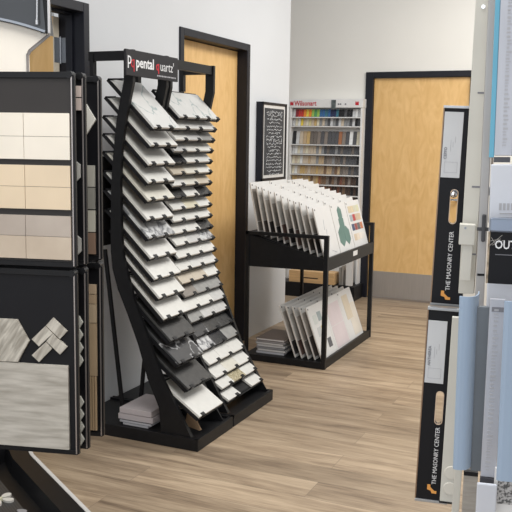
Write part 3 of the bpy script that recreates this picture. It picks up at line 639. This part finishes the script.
# stand that carries all the right-hand boards
stand = thing('hanging_board_stand', 'slim stand with posts and cross arms behind the right foreground boards', 'stand', (2.96, -6.30, 0), (0, 0, RA))
obj('foot', box(bm_new(), -.10, .45, -.55, .30, 0, .05, .004), BLACK, stand)
creamp = mat('ivory_strip', (.64, .62, .55), .5, var=.04)
obj('post', box(bm_new(), .03, .07, .02, .06, .05, 2.05, .003), ZINC, stand)
for z_ in (1.435, 1.055): obj('arm', box(bm_new(), -.085, .07, .014, .03, z_-.008, z_+.008, .002), ZINC, stand)
for z_, dx, dy in ((1.4285, -.0815, -.014),):
    bm = bm_new(); tube(bm, (dx, dy, z_), (dx, .01, z_), .0045); bmesh.ops.create_uvsphere(bm, u_segments=12, v_segments=8, radius=.0065, matrix=Matrix.Translation((dx, dy, z_))); obj('peg', bm, CHROME, stand)
obj('side_arm', box(bm_new(), .03, .30, -.50, .03, 2.03, 2.05, .002), ZINC, stand)
# ivory tile strips
o = rthing('ivory_board', 'tall ivory sample strip with tile joints, right of the upper black board', 'sample board', (2.9268, -6.3860, 1.5288), .55)
bm = bm_new(); W2 = .027
box(bm, -W2/2, W2/2, 0, .012, -.277, .45, .0006)
obj('strip', bm, creamp, o)
obj('backing', box(bm_new(), -W2/2+.0004, W2/2+.0015, .012, .018, -.277, .45), mat('rough_brown_edge', (.22, .17, .12), .9, var=.5, scale=60), o)
bm = bm_new(); tube(bm, (.0, -.002, .232), (.0, .001, .232), .0035); obj('screw', bm, CHROME, o)
for z_ in (.083, -.083, -.205): obj('joint_mark', box(bm_new(), -.001, W2/2, -.0006, 0, z_, z_+.003), TXTG, o)
o = rthing('ivory_board', 'lower ivory sample strip with round embossed discs, beside the lower black board', 'sample board', (2.9160, -6.4119, 1.0352), 1.1)
obj('panel', box(bm_new(), -.013, .016, 0, .012, -.176, .176, .001), creamp, o)
bm = bm_new()
for z_ in (-.118, -.149): bmesh.ops.create_cone(bm, cap_ends=True, segments=24, radius1=.0125, radius2=.0115, depth=.002, matrix=Matrix.Translation((.004, -.001, z_)) @ Matrix.Rotation(PI/2, 4, 'X'))
objs('disc', bm, mat('ivory_disc', (.70, .67, .59), .4), o)
obj('end_channel', box(bm_new(), -.014, .017, -.002, .014, -.1785, -.176), BLACK, o)
o = rthing('clip_holder', 'ivory plastic clip box fixed halfway down the ivory strip', 'holder', (2.9290, -6.4319, 1.3648), 1.0)
bm = bm_new(); rbox(bm, .027, .036, 0, .03); rbox(bm, .018, .075, .004, .03, .002, -.045); obj('body', bm, creamp, o)
bm = bm_new(); tube(bm, (-.004, -.001, .012), (-.004, .002, .012), .002); obj('screw', bm, ZINC, o)
o = rthing('grey_rail', 'narrow grey vertical rail with a dark knuckle, right of the ivory strip', 'rail', (2.9582, -6.4501, 1.3687), -.4)
obj('rail', box(bm_new(), -.0075, .0075, 0, .02, -.43, .75, .002), mat('rail_grey', (.42, .41, .40), .4, .3), o)
bm = bm_new(); rbox(bm, .0065, .047, -.010, .0, .001, .012, .002); rbox(bm, .028, .006, -.006, .0, .004, .010, .001); obj('knuckle', bm, mat('dark_hinge', (.05, .05, .055), .4), o)
obj('slot', rbox(bm_new(), .012, .004, -.001, 0, 0, -.07, 0), BLACK, o)
bm = bm_new(); box(bm, .0095, .0125, .0, .022, .02, .75, .0005); obj('rail_strip', bm, mat('rail_edge_warm', (.30, .25, .21), .6), o)  # thin warm brown strip beside the grey rail
SILP = mat('silver_label', (.50, .51, .55), .35, .25, var=.04, scale=20, stretch=(3, 3, .5)); CYAN = mat('cyan_plastic', (.13, .42, .58), .35)
def ticks(parent, x, z0, z1, seed, m=TXTLG, step=.011):
    bm = bm_new(); r_ = random.Random(seed); z_ = z0
    while z_ < z1: l = .003+.005*r_.random(); box(bm, x+.001*r_.random(), x+.005+.004*r_.random(), -.0006, 0, z_, z_+l*.45); z_ += l*.8+step*.12
    obj('small_print', bm, m, parent)
o = rthing('silver_ruler_panel', 'tall silver printed panel with a cyan left edge, at the far right', 'panel', (3.005, -6.5228, 1.6417), -.7)
obj('panel', box(bm_new(), -.0255, .030, 0, .008, -.136, .40, .001), SILP, o)
obj('cyan_edge', box(bm_new(), -.0330, -.0255, -.001, .008, -.139, .40, .001), CYAN, o)
ticks(o, -.014, -.12, .39, 4)
obj('end_label', box(bm_new(), -.0255, .0, -.0012, 0, -.1465, -.138), mat('dark_label', (.07, .07, .08), .4), o)
bm = bm_new(); box(bm, .002, .003, -.0006, 0, -.136, .40); obj('crease', bm, TXTG, o)
o = rthing('glossy_card', 'glossy white card with small faint print, below the silver printed panel', 'card', (3.0127, -6.5472, 1.3853), -1.2)
obj('panel', box(bm_new(), -.0296, .0330, 0, .006, -.135, .1075, .002), mat('glossy_white', (.66, .68, .73), .2), o)
bm = bm_new()
for k in range(5): box(bm, -.015+k*.006, -.011+k*.006, -.0006, 0, .035, .046)
box(bm, -.014, .02, -.0006, 0, .029, .0305); obj('small_print', bm, TXTLG, o)
obj('end_label', box(bm_new(), -.016, .033, -.0008, 0, .0195, .0235), mat('dark_label', (.07, .07, .08), .4), o)
o = rthing('out_board', 'black sample board lettered OUT in white, held by a grey metal clamp', 'sample board', (3.0199, -6.6047, 1.3504), .1)
obj('board', box(bm_new(), -.0255, .0345, 0, .008, -.040, .042, .001), PGK, o)
obj('clamp', box(bm_new(), -.0275, .036, -.004, .012, .040, .062, .003), mat('clamp_grey', (.25, .29, .36), .3, .6), o)
text('lettering', 'OUT', .0185, TXTW, o, (-.0185, -.001, .015), (PI/2, 0, 0), ext=.0004, bold=.0003, sx=.80)
bm = bm_new(); box(bm, -.017, .034, -.0006, 0, .005, .0062); obj('small_print', bm, TXTG, o)
obj('chipped_edge', box(bm_new(), -.0285, -.0255, 0, .010, -.040, .040, .0008), mat('chipped_tan', (.42, .34, .25), .8, var=.4, scale=80), o)
bm = bm_new()
for a, b_ in (((-.027, .018), (-.008, .036)), ((-.026, .026), (-.010, .030)), ((-.024, .032), (-.014, .016)), ((-.022, .02), (-.006, .028))): bar(bm, (a[0], -.001, a[1]), (b_[0], -.001, b_[1]), .0006, .0008)
obj('scribble', bm, mat('silver_thread', (.35, .33, .30), .5), o)
BLUE = mat('pale_blue_cover', (.36, .46, .59), .4, .0, var=.03, scale=3)
def cover(loc, w_, h_, tilt, label):
    o = rthing('blue_cover', label, 'cover', loc, tilt, 'pale blue plastic covers')
    pts = [(-w_/2, .004), (-w_/2+.002, .001), (-w_/2+.006, 0)]; W4 = w_-.008
    for k in range(1, 13): a = k/12; pts.append((-w_/2+.008+W4*math.sin(a*PI/2)**.9, .055*(1-math.cos(a*PI/2))**1.3))
    outl = pts+[(p[0]-.0016, p[1]+.0016) for p in pts[:2:-1]]+[(-w_/2+.0012, .006)]
    obj('sleeve', prism(bm_new(), outl, 'z', -h_/2, h_/2), BLUE, o)
    return o
cover((2.9760, -6.6428, 1.1547), .031, .276, -.6, 'pale blue plastic cover sleeve beside the lower black board')
cover((3.0675, -6.7634, 1.1868), .050, .254, -.6, 'pale blue plastic cover sleeve at the right edge, nearest the camera')
o = rthing('dark_strip', 'narrow grey-blue strip between the two blue covers', 'strip', (2.9990, -6.6184, 1.1400), -.9)
obj('strip', box(bm_new(), -.016, .006, 0, .012, -.130, .135, .001), mat('strip_blue_grey', (.16, .18, .20), .4, .3), o)  # dark strip set behind the right side of the first cover
o = rthing('ruler_strip', 'silver strip of small print with a dark bottom bar, between the blue covers', 'strip', (3.0205, -6.6768, 1.1624), .0)
obj('strip', box(bm_new(), -.0110, .0115, 0, .006, -.136, .137, .001), SILP, o); ticks(o, -.005, -.125, .125, 8)
obj('end_label', box(bm_new(), -.0115, .009, -.002, .006, -.1475, -.137), mat('dark_label', (.07, .07, .08), .4), o)
bm = bm_new(); box(bm, -.008, .009, -.0006, 0, .118, .125); obj('label_bar', bm, TXTG, o)
o = rthing('white_card', 'blank glossy white card at the bottom right below the silver strip', 'card', (3.0235, -6.7031, .960), .0)
obj('card', box(bm_new(), -.0145, .0145, 0, .006, -.10, .066, .002), mat('glossy_white', (.66, .68, .73), .2), o)
o = rthing('mosaic_card', 'grey speckled mosaic sample card at the bottom right corner', 'card', (3.0443, -6.6794, .990), .0)
obj('card', box(bm_new(), -.014, .016, 0, .006, -.13, .055, .001), WHITE, o)
obj('mosaic', box(bm_new(), -.009, .014, -.001, 0, .0, .048), mat('speckled_mosaic', (.09, .09, .09), .5, col2=(.50, .49, .48), scale=260, detail=1, lo=.42, hi=.58), o)
o = rthing('ivory_edge_strip', 'narrow ivory strip rising at the bottom edge below the blue cover', 'strip', (2.9534, -6.5546, .90), 1.5)
obj('strip', box(bm_new(), -.006, .006, 0, .012, -.12, .10, .001), creamp, o)
o = rthing('taupe_panel', 'taupe ribbed panel with a dark top bar, below the larger blue cover', 'panel', (2.9778, -6.5649, .91), 0)
obj('panel', box(bm_new(), -.0115, .0115, 0, .010, -.14, .069, .001), mat('taupe_ribbed', (.36, .33, .29), .6, var=.12, scale=20, stretch=(1, 1, 8)), o)
obj('top_bar', box(bm_new(), -.0115, .0115, -.001, .010, .069, .076), BLACK, o)
# shelf and rear bracket (just outside the picture) carrying the strips
shf = obj('lower_shelf', box(bm_new(), -.03, .14, -.42, -.15, .755, .77, .002), ZINC, stand)
